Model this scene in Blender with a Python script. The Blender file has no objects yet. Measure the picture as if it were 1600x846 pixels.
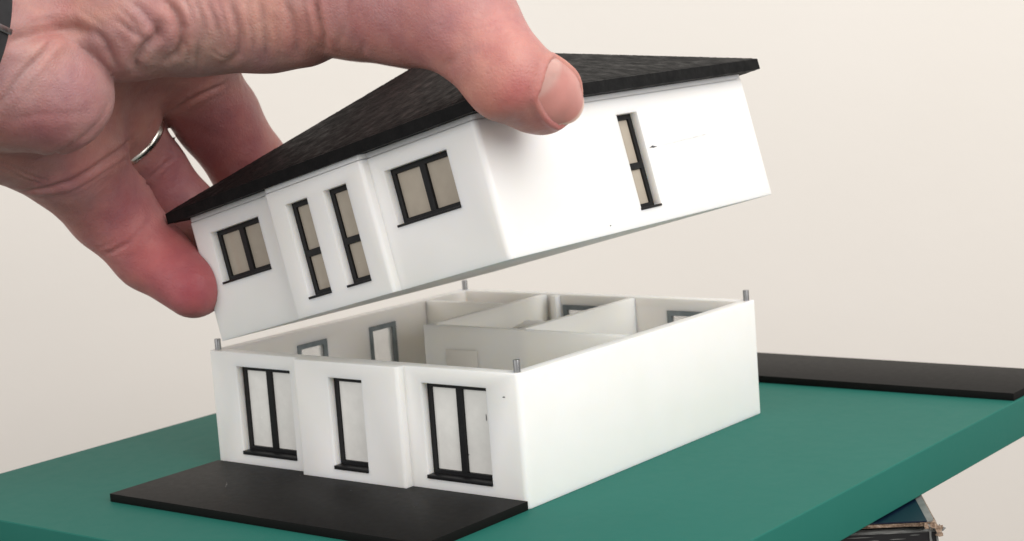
import bpy, bmesh, math, random
import numpy as np
from mathutils import Matrix, Vector

# ------------------------------------------------------------------ camera, light, exposure
S = 0.001                      # all lengths below are millimetres
scene = bpy.context.scene
COL = scene.collection

CAM_POS = (331.766, -289.801, 101.615)
CAM_ROWS = ((0.785098, 0.615125, -0.072397), (0.023340, -0.146187, -0.988982), (-0.618931, 0.774758, -0.129128))
cam_data = bpy.data.cameras.new("camera")
cam_data.sensor_width = 36.0
cam_data.lens = 36.0 * 2707.157 / 1600.0
cam_data.clip_start = 0.01
cam_data.clip_end = 20.0
cam_data.dof.use_dof = True
cam_data.dof.focus_distance = 0.385
cam_data.dof.aperture_fstop = 40.0
cam = bpy.data.objects.new("camera", cam_data)
COL.objects.link(cam)
_r, _d, _f = CAM_ROWS
cam.matrix_world = Matrix(((_r[0], -_d[0], -_f[0], CAM_POS[0] * S), (_r[1], -_d[1], -_f[1], CAM_POS[1] * S),
                           (_r[2], -_d[2], -_f[2], CAM_POS[2] * S), (0, 0, 0, 1)))
scene.camera = cam

world = bpy.data.worlds.new("World")
scene.world = world
world.use_nodes = True
bg = world.node_tree.nodes["Background"]
bg.inputs["Color"].default_value = (1.0, 0.985, 0.975, 1)
bg.inputs["Strength"].default_value = 0.45


def area_lamp(name, pos, target, size, power, colour):
    d = bpy.data.lights.new(name, "AREA")
    d.shape = "RECTANGLE"
    d.size, d.size_y = size[0] * S, size[1] * S
    d.energy = power
    d.color = colour
    o = bpy.data.objects.new(name, d)
    COL.objects.link(o)
    o.location = Vector(pos) * S
    o.rotation_euler = (Vector(target) - Vector(pos)).to_track_quat("-Z", "Y").to_euler()
    return o


area_lamp("window_light", (880, -90, 640), (60, 40, 40), (850, 1150), 12.8, (1.0, 0.975, 0.945))
area_lamp("fill_light", (-130, -880, 360), (40, 60, 20), (800, 600), 3.6, (1.0, 0.985, 0.965))  # soft fill lamp added to brighten the house fronts and open interior

scene.view_settings.view_transform = "Standard"
scene.view_settings.look = "None"
scene.view_settings.gamma = 1.0
scene.view_settings.exposure = 0.0
scene.view_settings.use_curve_mapping = False

# ------------------------------------------------------------------ materials
def material(name, base, rough=0.5, spec=0.5, sss=0.0, sss_radius=(1, .6, .4), sss_scale=0.002, metallic=0.0):
    m = bpy.data.materials.new(name)
    m.use_nodes = True
    b = m.node_tree.nodes["Principled BSDF"]
    b.inputs["Base Color"].default_value = (*base, 1)
    b.inputs["Roughness"].default_value = rough
    b.inputs["Specular IOR Level"].default_value = spec
    b.inputs["Metallic"].default_value = metallic
    if sss:
        b.inputs["Subsurface Weight"].default_value = sss
        b.inputs["Subsurface Radius"].default_value = sss_radius
        b.inputs["Subsurface Scale"].default_value = sss_scale
    return m


class NT:
    def __init__(self, m):
        self.t = m.node_tree
        self.n = self.t.nodes
        self.b = self.n["Principled BSDF"]
        self.co = self.n.new("ShaderNodeTexCoord").outputs["Object"]

    def link(self, a, b):
        self.t.links.new(a, b)

    def noise(self, scale, detail=4, rough=0.55, co=None, dist=0.0):
        k = self.n.new("ShaderNodeTexNoise")
        k.inputs["Scale"].default_value = scale
        k.inputs["Detail"].default_value = detail
        k.inputs["Roughness"].default_value = rough
        k.inputs["Distortion"].default_value = dist
        self.link(co or self.co, k.inputs["Vector"])
        return k.outputs["Fac"]

    def ramp(self, fac, stops):
        k = self.n.new("ShaderNodeValToRGB")
        e = k.color_ramp.elements
        while len(e) < len(stops):
            e.new(0.5)
        for q, (p, c) in zip(e, stops):
            q.position = p
            q.color = (*c, 1) if len(c) == 3 else c
        self.link(fac, k.inputs["Fac"])
        return k.outputs["Color"]

    def scaled(self, s):
        k = self.n.new("ShaderNodeMapping")
        k.inputs["Scale"].default_value = s
        self.link(self.co, k.inputs["Vector"])
        return k.outputs["Vector"]

    def bump(self, fac, strength, dist_mm, normal=None):
        k = self.n.new("ShaderNodeBump")
        k.inputs["Strength"].default_value = strength
        k.inputs["Distance"].default_value = dist_mm * S
        self.link(fac, k.inputs["Height"])
        if normal:
            self.link(normal, k.inputs["Normal"])
        self.link(k.outputs["Normal"], self.b.inputs["Normal"])
        return k.outputs["Normal"]

    def mix(self, fac, a, b, mode="MIX"):
        k = self.n.new("ShaderNodeMix")
        k.data_type = "RGBA"
        k.blend_type = mode
        for sock, val in ((k.inputs["Factor"], fac), (k.inputs[6], a), (k.inputs[7], b)):
            if hasattr(val, "is_linked"):
                self.link(val, sock)
            elif isinstance(val, (int, float)):
                sock.default_value = val
            else:
                sock.default_value = (*val, 1)
        return k.outputs[2]


def g(v):
    return (v, v, v)


M = {}


def build_materials():
    # white printed plastic
    m = M["white"] = material("white_plastic", (0.80, 0.79, 0.775), 0.42, 0.4, 0.7, (1, 0.90, 0.76), 0.0026)
    t = NT(m)
    n1 = t.noise(35, 4)
    t.link(t.ramp(n1, [(0.3, (0.855, 0.845, 0.81)), (0.7, (0.89, 0.875, 0.865))]), t.b.inputs["Base Color"])
    layers = t.noise(900, 3, co=t.scaled((0.35, 0.35, 1.6)))
    nb = t.bump(layers, 0.12, 0.12)
    t.bump(t.noise(260, 3), 0.10, 0.25, nb)
    t.link(t.ramp(t.noise(160, 4), [(0.3, g(0.34)), (0.75, g(0.55))]), t.b.inputs["Roughness"])
    # inner partitions, unsanded cream plastic
    m = M["cream"] = material("cream_plastic", (0.74, 0.71, 0.65), 0.5, 0.35, 0.9, (1, 0.88, 0.70), 0.0045)
    t = NT(m)
    t.link(t.ramp(t.noise(40, 4), [(0.3, (0.91, 0.88, 0.81)), (0.7, (0.93, 0.905, 0.84))]), t.b.inputs["Base Color"])
    t.bump(t.noise(700, 3, co=t.scaled((0.4, 0.4, 1.5))), 0.12, 0.15)
    m = M["cream_flat"] = material("cream_moulding", (0.78, 0.75, 0.685), 0.5, 0.35)
    t = NT(m)
    t.link(t.ramp(t.noise(40, 4), [(0.3, (0.77, 0.74, 0.675)), (0.7, (0.80, 0.77, 0.705))]), t.b.inputs["Base Color"])
    # roof: coarse black
    m = M["roof"] = material("roof_black", (0.03, 0.03, 0.031), 0.62, 0.16)
    t = NT(m)
    v = t.n.new("ShaderNodeTexVoronoi")
    v.inputs["Scale"].default_value = 1500
    t.link(t.co, v.inputs["Vector"])
    sp = t.noise(2300, 4, 0.65)
    t.link(t.ramp(sp, [(0.38, (0.004, 0.0042, 0.0045)), (0.60, (0.0055, 0.0057, 0.006)), (0.76, (0.010, 0.0102, 0.0105))]),
           t.b.inputs["Base Color"])
    nb = t.bump(sp, 0.18, 0.12)
    t.bump(v.outputs["Distance"], 0.12, 0.15, nb)
    t.link(t.ramp(t.noise(300, 3), [(0.3, g(0.5)), (0.7, g(0.8))]), t.b.inputs["Roughness"])
    # window frames
    m = M["frame"] = material("black_frame", (0.005, 0.005, 0.006), 0.45, 0.35)
    t = NT(m)
    t.bump(t.noise(900, 4), 0.25, 0.15)
    t.link(t.ramp(t.noise(700, 4, 0.7), [(0.55, (0.004, 0.004, 0.005)), (0.8, (0.016, 0.016, 0.016))]), t.b.inputs["Base Color"])
    m = M["lining"] = material("grey_lining", (0.20, 0.235, 0.25), 0.45, 0.4)
    t = NT(m)
    t.link(t.ramp(t.noise(300, 3), [(0.3, (0.16, 0.19, 0.205)), (0.7, (0.24, 0.275, 0.29))]), t.b.inputs["Base Color"])
    # thick acrylic panes; upper dim and lower bright interior painted into their colour
    for key, colr, al in (("pane_up", (0.53, 0.465, 0.38), 0.78), ("pane_low", (0.93, 0.91, 0.87), 0.92), ("pane_clear", (0.88, 0.88, 0.86), 0.35)):
        m = M[key] = material(key, colr, 0.14, 0.5)
        t = NT(m)
        t.link(t.ramp(t.noise(220, 4, 0.6), [(0.25, tuple(x * 0.93 for x in colr)), (0.75, tuple(min(1, x * 1.06) for x in colr))]),
               t.b.inputs["Base Color"])
        t.b.inputs["Alpha"].default_value = al
        t.link(t.ramp(t.noise(500, 4, 0.6), [(0.35, g(0.10)), (0.75, g(0.3))]), t.b.inputs["Roughness"])
        t.bump(t.noise(180, 2), 0.08, 0.2)
    # green board
    m = M["green"] = material("green_paint", (0.03, 0.16, 0.13), 0.5, 0.10)
    t = NT(m)
    t.link(t.ramp(t.noise(26, 5, 0.6), [(0.3, (0.019, 0.140, 0.110)), (0.7, (0.0205, 0.146, 0.116))]), t.b.inputs["Base Color"])
    t.link(t.ramp(t.noise(240, 5, 0.65), [(0.3, g(0.54)), (0.75, g(0.60))]), t.b.inputs["Roughness"])
    t.bump(t.noise(700, 4), 0.03, 0.12)
    # dark slabs
    m = M["slab"] = material("black_slab", (0.022, 0.021, 0.020), 0.45, 0.12)
    t = NT(m)
    sc = t.noise(240, 6, 0.75, co=t.scaled((0.25, 1.8, 1)), dist=0.6)
    t.link(t.mix(t.ramp(sc, [(0.66, g(0)), (0.80, g(0.35))]), t.ramp(t.noise(30, 3), [(0.3, (0.0055, 0.0052, 0.005)), (0.7, (0.0064, 0.006, 0.0057))]),
                 (0.03, 0.029, 0.027)), t.b.inputs["Base Color"])
    t.link(t.ramp(t.noise(500, 4, 0.6), [(0.3, g(0.52)), (0.7, g(0.57))]), t.b.inputs["Roughness"])
    t.bump(t.noise(1500, 3), 0.04, 0.10)
    m = M["speck"] = material("pale_scratch", (0.11, 0.106, 0.10), 0.6, 0.3)
    t = NT(m)
    t.link(t.ramp(t.noise(900, 3), [(0.4, (0.03, 0.03, 0.03)), (0.7, (0.13, 0.125, 0.12))]), t.b.inputs["Base Color"])
    # steel
    m = M["steel"] = material("steel", (0.33, 0.33, 0.335), 0.28, 0.5, metallic=1.0)
    t = NT(m)
    t.link(t.ramp(t.noise(1500, 4, co=t.scaled((1, 1, 0.1))), [(0.3, g(0.2)), (0.7, g(0.5))]), t.b.inputs["Roughness"])
    m = M["silver"] = material("silver", (0.66, 0.63, 0.57), 0.2, 0.5, metallic=1.0)
    t = NT(m)
    t.link(t.ramp(t.noise(900, 4), [(0.3, g(0.14)), (0.7, g(0.34))]), t.b.inputs["Roughness"])
    # room wall
    m = M["wall"] = material("cream_wall", (0.82, 0.77, 0.70), 0.85, 0.2)
    t = NT(m)
    t.link(t.ramp(t.noise(5, 5, 0.6), [(0.3, (0.835, 0.793, 0.737)), (0.7, (0.85, 0.81, 0.76))]), t.b.inputs["Base Color"])
    nb = t.bump(t.noise(45, 5, 0.6), 0.10, 1.5)
    t.bump(t.noise(320, 3), 0.06, 0.4, nb)
    m = M["table"] = material("table_top", (0.34, 0.27, 0.20), 0.5, 0.4)
    t = NT(m)
    t.link(t.ramp(t.noise(18, 6, 0.6, co=t.scaled((0.4, 5, 1))), [(0.3, (0.07, 0.05, 0.035)), (0.7, (0.12, 0.09, 0.065))]), t.b.inputs["Base Color"])
    # worn box
    m = M["box_black"] = material("box_black", (0.012, 0.012, 0.013), 0.38, 0.5)
    t = NT(m)
    sc = t.noise(160, 6, 0.75, co=t.scaled((0.35, 0.35, 2.2)), dist=0.8)
    t.link(t.ramp(sc, [(0.52, (0.010, 0.010, 0.011)), (0.66, (0.025, 0.024, 0.022)), (0.80, (0.22, 0.21, 0.20))]), t.b.inputs["Base Color"])
    t.bump(t.noise(220, 4), 0.3, 0.4)
    m = M["box_blue"] = material("box_blue", (0.010, 0.028, 0.085), 0.3, 0.5)
    t = NT(m)
    t.link(t.ramp(t.noise(420, 5, 0.7), [(0.62, (0.003, 0.008, 0.026)), (0.72, (0.006, 0.015, 0.04)), (0.80, (0.5, 0.52, 0.55))]), t.b.inputs["Base Color"])
    m = M["box_white"] = material("box_white", (0.55, 0.55, 0.52), 0.45, 0.4)
    t = NT(m)
    t.link(t.ramp(t.noise(200, 4), [(0.3, (0.12, 0.125, 0.12)), (0.7, (0.26, 0.26, 0.25))]), t.b.inputs["Base Color"])
    m = M["card"] = material("torn_card", (0.32, 0.22, 0.15), 0.85, 0.2)
    t = NT(m)
    cn = t.noise(900, 5, 0.7)
    t.link(t.ramp(cn, [(0.3, (0.15, 0.09, 0.06)), (0.55, (0.36, 0.26, 0.19)), (0.78, (0.72, 0.66, 0.58))]), t.b.inputs["Base Color"])
    t.bump(cn, 0.8, 0.5)
    m = M["mark"] = material("dark_scuff", (0.03, 0.03, 0.035), 0.6, 0.3)
    t = NT(m)
    t.link(t.ramp(t.noise(1500, 3), [(0.35, (0.02, 0.02, 0.025)), (0.7, (0.16, 0.16, 0.17))]), t.b.inputs["Base Color"])
    m = M["mark_faint"] = material("faint_scuff", (0.62, 0.615, 0.62), 0.6, 0.3)
    t = NT(m)
    t.link(t.ramp(t.noise(800, 4), [(0.4, (0.62, 0.62, 0.63)), (0.62, (0.84, 0.83, 0.82))]), t.b.inputs["Base Color"])
    m = M["cuff"] = material("dark_knit", (0.035, 0.035, 0.037), 0.9, 0.2)
    t = NT(m)
    w = t.n.new("ShaderNodeTexWave")
    w.inputs["Scale"].default_value = 260
    w.inputs["Distortion"].default_value = 2
    t.link(t.co, w.inputs["Vector"])
    t.bump(w.outputs["Fac"], 0.6, 0.5)


build_materials()

# ------------------------------------------------------------------ helpers
def tag(o, label=None, cat=None, group=None, kind=None):
    for k, v in (("label", label), ("category", cat), ("group", group), ("kind", kind)):
        if v:
            o[k] = v
    return o


def link(name, me, mat=None, parent=None):
    o = bpy.data.objects.new(name, me)
    COL.objects.link(o)
    if mat is not None:
        me.materials.append(M[mat] if isinstance(mat, str) else mat)
    if parent is not None:
        o.parent = parent
    return o


def empty(name, matrix=None):
    o = bpy.data.objects.new(name, None)
    COL.objects.link(o)
    o.empty_display_size = 0.01
    if matrix is not None:
        o.matrix_world = matrix
    return o


def mesh_bm(name, bm, smooth=None):
    """bmesh in millimetres -> mesh in metres"""
    bmesh.ops.recalc_face_normals(bm, faces=bm.faces)
    for v in bm.verts:
        v.co *= S
    me = bpy.data.meshes.new(name)
    bm.to_mesh(me)
    bm.free()
    if smooth is not None:
        for p in me.polygons:
            p.use_smooth = True
        me.set_sharp_from_angle(angle=math.radians(smooth))
    return me


def add_prism(bm, poly, z0, z1):
    lo = [bm.verts.new((x, y, z0)) for x, y in poly]
    hi = [bm.verts.new((x, y, z1)) for x, y in poly]
    bm.faces.new(list(reversed(lo)))
    bm.faces.new(hi)
    n = len(poly)
    for i in range(n):
        bm.faces.new((lo[i], lo[(i + 1) % n], hi[(i + 1) % n], hi[i]))


def add_box(bm, x0, x1, y0, y1, z0, z1, f=None):
    f = f or (lambda a, b, c: (a, b, c))
    v = [bm.verts.new(f(x, y, z)) for z in (z0, z1) for y in (y0, y1) for x in (x0, x1)]
    for q in ((0, 2, 3, 1), (4, 5, 7, 6), (0, 1, 5, 4), (2, 6, 7, 3), (0, 4, 6, 2), (1, 3, 7, 5)):
        bm.faces.new([v[i] for i in q])


def bevel_all(bm, w, seg=2, angle=30):
    es = [e for e in bm.edges if len(e.link_faces) == 2 and e.calc_face_angle(0) > math.radians(angle)]
    bmesh.ops.bevel(bm, geom=es, offset=w, segments=seg, profile=0.6, affect="EDGES", clamp_overlap=True)


def box_obj(name, mat, parent, dims, f=None, bev=0.15, seg=2):
    bm = bmesh.new()
    add_box(bm, *dims, f=f)
    bmesh.ops.recalc_face_normals(bm, faces=bm.faces)
    if bev:
        bevel_all(bm, bev, seg)
    return link(name, mesh_bm(name, bm, 40), mat, parent)


def rounded(poly):
    """[(x, y, r)] counter-clockwise -> polygon with rounded corners"""
    out = []
    n = len(poly)
    for i in range(n):
        x, y, r = poly[i]
        p = Vector((x, y))
        a = (Vector(poly[i - 1][:2]) - p).normalized()
        b = (Vector(poly[(i + 1) % n][:2]) - p).normalized()
        if r <= 0:
            out.append((x, y))
            continue
        c = p + (a + b) * r
        s = p + a * r - c
        e = p + b * r - c
        for k in range(6):
            t = k / 5 * math.pi / 2
            q = c + s * math.cos(t) + e * math.sin(t)
            out.append((q.x, q.y))
    return out


def carve(name, body, cutters, bevel=0.0):
    """boolean difference of bmeshes (mm), returns a mesh in metres"""
    me = mesh_bm(name, body)
    o = bpy.data.objects.new("tmp", me)
    COL.objects.link(o)
    tmp = [o]
    for cbm in cutters:
        c = bpy.data.objects.new("tmp", mesh_bm("cut", cbm))
        COL.objects.link(c)
        tmp.append(c)
        b = o.modifiers.new("b", "BOOLEAN")
        b.operation = "DIFFERENCE"
        b.solver = "EXACT"
        b.object = c
    if bevel:
        b = o.modifiers.new("v", "BEVEL")
        b.width = bevel * S
        b.segments = 3
        b.limit_method = "ANGLE"
        b.angle_limit = math.radians(50)
    dg = bpy.context.evaluated_depsgraph_get()
    out = bpy.data.meshes.new_from_object(o.evaluated_get(dg))
    for t in tmp:
        m_ = t.data
        bpy.data.objects.remove(t)
        bpy.data.meshes.remove(m_)
    for p in out.polygons:
        p.use_smooth = True
    out.set_sharp_from_angle(angle=math.radians(35))
    out.name = name
    return out


# ------------------------------------------------------------------ setting
W, D, H1, H2 = 100.0, 102.08, 30.465, 29.973
T = 3.4                                       # wall thickness
BAY0, BAY1, BAYD = 32.4, 66.3, 2.3
TT = 2.05                                     # slab thickness

wall_n = Vector((0.6242, -0.7813, 0))
wall_c = Vector(CAM_POS) + Vector(CAM_ROWS[2]) * 720
wall_c.z = 0
wall_t = Vector((0.7813, 0.6242, 0))
bm = bmesh.new()
add_box(bm, -1300, 900, 0, 60, -185, 1100, f=lambda a, b, c: tuple(wall_c + wall_t * a - wall_n * b + Vector((0, 0, c))))
tag(link("wall", mesh_bm("wall", bm), "wall"), "plain cream painted wall behind the model", kind="structure")

bm = bmesh.new()
add_box(bm, -700, 700, -700, -0.5, -185, -160, f=lambda a, b, c: tuple(wall_c + wall_t * a - wall_n * b + Vector((0, 0, c))))
tag(link("tabletop", mesh_bm("tabletop", bm), "table"), "wooden tabletop under the cardboard box", kind="structure")

# green board
XL, XR, YF, YB, TB = -53.9, 156.05, -57.5, 168.4, 10.56
bm = bmesh.new()
add_box(bm, XL, XR, YF, YB, -TB, 0)
bmesh.ops.recalc_face_normals(bm, faces=bm.faces)
bevel_all(bm, 0.55, 3)
o = link("green_board", mesh_bm("green_board", bm, 30), "green")
tag(o, "thick green painted base board carrying the white model house", "board")

# front terrace slab, notched round the bay
gp = 0.06
bm = bmesh.new()
add_prism(bm, [(0, -35.02), (W, -35.02), (W, -gp), (BAY1 + gp, -gp), (BAY1 + gp, -BAYD - gp), (BAY0 - gp, -BAYD - gp),
               (BAY0 - gp, -gp), (0, -gp)], 0.02, TT)
bmesh.ops.recalc_face_normals(bm, faces=bm.faces)
bevel_all(bm, 0.12, 2)
terrace = link("terrace_tile", mesh_bm("terrace_tile", bm, 30), "slab")
tag(terrace, "thin black terrace slab on the green board before the house front windows", "slab")
bm = bmesh.new()
add_box(bm, 40, XR - 0.6, 136.3, 167.7, 0.02, TT)
bmesh.ops.recalc_face_normals(bm, faces=bm.faces)
bevel_all(bm, 0.12, 2)
o = link("driveway_tile", mesh_bm("driveway_tile", bm, 30), "slab")
tag(o, "dark slab lying along the back edge of the green board", "slab")


def flake(name, mat, parent, pts, f, thick=0.03):
    """thin irregular mark; pts 2-D, f maps (u, v, height) to mm"""
    bm = bmesh.new()
    lo = [bm.verts.new(f(u, v, 0.004)) for u, v in pts]
    hi = [bm.verts.new(f(u, v, thick)) for u, v in pts]
    bm.faces.new(lo[::-1])
    bm.faces.new(hi)
    for i in range(len(pts)):
        bm.faces.new((lo[i], lo[(i + 1) % len(pts)], hi[(i + 1) % len(pts)], hi[i]))
    return link(name, mesh_bm(name, bm), mat, parent)


rng = random.Random(5)
for (cx, cy, L, ang, wd) in ((22, -17.5, 4.2, 2.3, 0.16), (20.5, -16, 2.4, 2.5, 0.1), (33, -3.6, 0.35, 0.4, 0.16), (55, -9, 0.5, 0.3, 0.14),
                             (68, -7, 0.4, 1.1, 0.13), (14, -22, 0.35, 0.2, 0.15), (26, -30, 0.4, 0.7, 0.13), (10, -10, 0.45, 0.2, 0.15),
                             (45, -20, 0.35, 0.2, 0.12), (79, -14, 0.4, 0.9, 0.12)):
    pts = []
    for k in range(10):
        a = k / 10 * 2 * math.pi
        u, v_ = L / 2 * math.cos(a), wd * math.sin(a) * rng.uniform(0.5, 1.3)
        pts.append((cx + u * math.cos(ang) - v_ * math.sin(ang), cy + u * math.sin(ang) + v_ * math.cos(ang)))
    flake("scratch", "speck", terrace, pts, lambda a, b, h: (a, b, TT + h * 0.6))

# ------------------------------------------------------------------ cardboard box under the board
BA = math.radians(33)
bx = Vector((math.cos(BA), math.sin(BA), 0))
by = Vector((-math.sin(BA), math.cos(BA), 0))
BC = Vector((167.6, 62.2, 0))                 # visible corner


def bmap(a, b, c):
    return tuple(BC + bx * a + by * b + Vector((0, 0, c)))


box_root = empty("cardboard_box", Matrix.Translation(BC * S))
box_root.location.z = -0.160
tag(box_root, "worn black cardboard box with blue lid under the green board", "box")
inv = lambda a, b, c: (lambda p: (p[0] - BC.x, p[1] - BC.y, p[2] + 160))(bmap(a, b, c))


def rough_box(name, mat, dims, cuts, jit, bev, seed):
    bm = bmesh.new()
    add_box(bm, *dims)
    bmesh.ops.recalc_face_normals(bm, faces=bm.faces)
    bmesh.ops.subdivide_edges(bm, edges=list(bm.edges), cuts=cuts, use_grid_fill=True)
    rg = random.Random(seed)
    for v in bm.verts:
        v.co.z += rg.uniform(-jit, jit)
        v.co.y += rg.uniform(-jit, jit)
        v.co = Vector(inv(*v.co))
    return link(name, mesh_bm(name, bm, 35), mat, box_root)


rough_box("body", "box_black", (-150, -0.5, 0.4, 95, -159.9, -13.6), 24, 0.10, 0.3, 1)
rough_box("rim", "box_white", (-149.5, -0.4, 0.22, 2.2, -13.58, -13.15), 40, 0.09, 0, 2)
rough_box("inner_tray", "box_black", (-148, -3, 2.6, 92, -13.5, -12.1), 6, 0.02, 0, 3)
lid = rough_box("lid", "card", (-150.5, -0.6, -0.5, 96, -12.0, -11.25), 40, 0.08, 0, 4)
bm = bmesh.new()
add_prism(bm, [(-150, -0.3), (-2.7, -0.3), (-2.7, 95.5), (-150, 95.5)], -11.15, -10.85)
for v in bm.verts:
    v.co = Vector(inv(*v.co))
link("printed_panel", mesh_bm("printed_panel", bm), "box_blue", lid)
bm = bmesh.new()
add_prism(bm, [(-2.64, -0.3), (-1.6, -0.1), (-1.0, 1.2), (-0.7, 95.5), (-2.64, 95.5)], -11.15, -10.87)
for v in bm.verts:
    v.co = Vector(inv(*v.co))
link("lid_border", mesh_bm("lid_border", bm), "box_white", lid)
# torn corner: ragged paper flaps
rg = random.Random(11)
for k in range(9):
    bm = bmesh.new()
    a0, b0, z0 = rg.uniform(-3.4, 0.4), rg.uniform(-0.6, 0.5), rg.uniform(-13.8, -11.8)
    pts = []
    for q in range(7):
        t_ = q / 7 * 2 * math.pi
        r_ = rg.uniform(0.35, 1.35)
        pts.append((a0 + r_ * math.cos(t_), b0 - 0.25 + rg.uniform(-.25, .25) + 0.25 * math.sin(t_), z0 + 0.8 * r_ * math.sin(t_)))
    v1 = [bm.verts.new(inv(*p)) for p in pts]
    v2 = [bm.verts.new(inv(p[0], p[1] - 0.16, p[2] + 0.04)) for p in pts]
    bm.faces.new(v1)
    bm.faces.new(v2[::-1])
    for q in range(7):
        bm.faces.new((v1[q], v1[(q + 1) % 7], v2[(q + 1) % 7], v2[q]))
    link("torn_flap", mesh_bm("torn_flap", bm), "card" if k % 3 else "box_white", box_root)
for k in range(2):                                       # pale torn strip hanging down the corner
    bm = bmesh.new()
    x0 = -2.2 + 1.5 * k
    strip = [(x0, -13.2), (x0 + 0.5, -13.1), (x0 + 0.42, -14.6), (x0 + 0.62, -15.8 - 0.9 * k), (x0 + 0.2, -17.1 - k), (x0 + 0.02, -15.2)]
    v1 = [bm.verts.new(inv(a, 0.22, c)) for a, c in strip]
    v2 = [bm.verts.new(inv(a, 0.06, c)) for a, c in strip]
    bm.faces.new(v1)
    bm.faces.new(v2[::-1])
    for q in range(6):
        bm.faces.new((v1[q], v1[(q + 1) % 6], v2[(q + 1) % 6], v2[q]))
    link("torn_strip", mesh_bm("torn_strip", bm), "box_white", box_root)
for k, (a, c, L, h) in enumerate(((-14.5, -15.2, 1.3, 0.15), (-9.2, -15.0, 1.9, 0.08), (-5.4, -14.2, 1.2, 0.12), (-17.5, -14.3, 3.2, 0.10))):
    flake("wear_mark", "box_white", box_root, [(a - L, c), (a - L * .4, c - h), (a + L * .5, c - h * .6), (a + L, c + h * .3), (a, c + h), (a - L * .7, c + h * .6)],
          lambda u, v_, hh: inv(u, 0.22 - hh, v_))

# ------------------------------------------------------------------ house storeys
def footprint(inset=0.0, r=1.35, rb=0.9):
    i = inset
    return rounded([(i, i, r), (BAY0 + i, i, 0), (BAY0 + i, -BAYD + i, rb), (BAY1 - i, -BAYD + i, rb), (BAY1 - i, i, 0), (W - i, i, r),
                    (W - i, D - i, r), (i, D - i, r)])


def wall_map(side):
    """(s along the wall, z, depth into the wall) -> local mm"""
    return {"front": lambda s, z, d: (s, d, z), "bay": lambda s, z, d: (s, d - BAYD, z),
            "right": lambda s, z, d: (W - d, s, z), "left": lambda s, z, d: (d, s, z), "back": lambda s, z, d: (s, D - d, z)}[side]


REC = 2.0


def cutter(side, s0, s1, z0, z1):
    bm = bmesh.new()
    f = wall_map(side)
    depth = T + 1 + (BAYD if side == "bay" else 0)
    add_box(bm, s0, s1, z0, z1, -2, depth, f=f)
    bmesh.ops.recalc_face_normals(bm, faces=bm.faces)
    return bm


def window(parent, side, s0, s1, z0, z1, cols=1, split=None, pane="pane_up", inner=False, sill=0.75, seed=0):
    """frame > panes, sill"""
    f = wall_map(side)
    g_ = lambda s, d, z: f(s, z, d)
    J, e = 1.2, 0.02
    zb = z0 + sill
    bm = bmesh.new()
    d0, d1 = REC, REC + 1.1
    a0, a1, b0, b1 = s0 + e, s1 - e, zb, z1 - e
    add_box(bm, a0, a0 + J, d0, d1, b0, b1, f=g_)
    add_box(bm, a1 - J, a1, d0, d1, b0, b1, f=g_)
    add_box(bm, a0 + J, a1 - J, d0 + .01, d1, b1 - J * .95, b1, f=g_)
    add_box(bm, a0 + J, a1 - J, d0 + .01, d1, b0, b0 + J * .75, f=g_)
    cells = []
    y0, y1 = b0 + J * .75, b1 - J * .95
    x0, x1 = a0 + J, a1 - J
    if cols == 2:
        xm = (x0 + x1) / 2
        add_box(bm, xm - 0.85, xm + 0.85, d0 - .12, d1, y0, y1, f=g_)
        cells = [(x0, xm - 0.85, y0, y1), (xm + 0.85, x1, y0, y1)]
    elif split:
        add_box(bm, x0, x1, d0 + .02, d1, split - 0.75, split + 0.75, f=g_)
        cells = [(x0, x1, y0, split - .75), (x0, x1, split + .75, y1)]
    else:
        cells = [(x0, x1, y0, y1)]
    w = link("window", mesh_bm("window", bm), "frame", parent)
    rg_ = random.Random(seed)
    for (p0, p1, q0, q1) in cells:
        t = rg_.uniform(-0.05, 0.05)
        bm = bmesh.new()
        add_box(bm, p0 + .02, p1 - .02, d0 + 0.45 + t, d0 + 0.95, q0 + .02, q1 - .02, f=g_)
        bmesh.ops.recalc_face_normals(bm, faces=bm.faces)
        bevel_all(bm, 0.2, 2)
        link("pane", mesh_bm("pane", bm, 30), pane, w)
    box_obj("sill", "frame", w, (s0 - 0.2, s1 - 0.02, -0.22, REC + 1.05, z0 - 0.08, zb - 0.03), f=g_, bev=0.1, seg=2)
    if inner:
        bm = bmesh.new()
        k0, k1 = REC + 1.14, T + 0.05
        add_box(bm, a0, a0 + 1.35, k0, k1, z0 + .02, b1, f=g_)
        add_box(bm, a1 - 1.35, a1, k0, k1, z0 + .02, b1, f=g_)
        add_box(bm, a0 + 1.35, a1 - 1.35, k0, k1 - .01, b1 - 1.3, b1, f=g_)
        add_box(bm, a0 + 1.35, a1 - 1.35, k0, k1 - .01, z0 + .02, z0 + 1.3, f=g_)
        link("lining", mesh_bm("lining", bm), "lining", w)
    return w


def storey(name, h, wins, root, floor):
    body = bmesh.new()
    add_prism(body, footprint(), 0, h)
    hollow = bmesh.new()
    add_prism(hollow, rounded([(T, T, .5), (W - T, T, .5), (W - T, D - T, .5), (T, D - T, .5)]), floor, h + 5)
    for b in (body, hollow):
        bmesh.ops.recalc_face_normals(b, faces=b.faces)
    me = carve(name, body, [hollow] + [cutter(*w_[:5]) for w_ in wins], bevel=0.22)
    return link("walls", me, "white", root)


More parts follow.
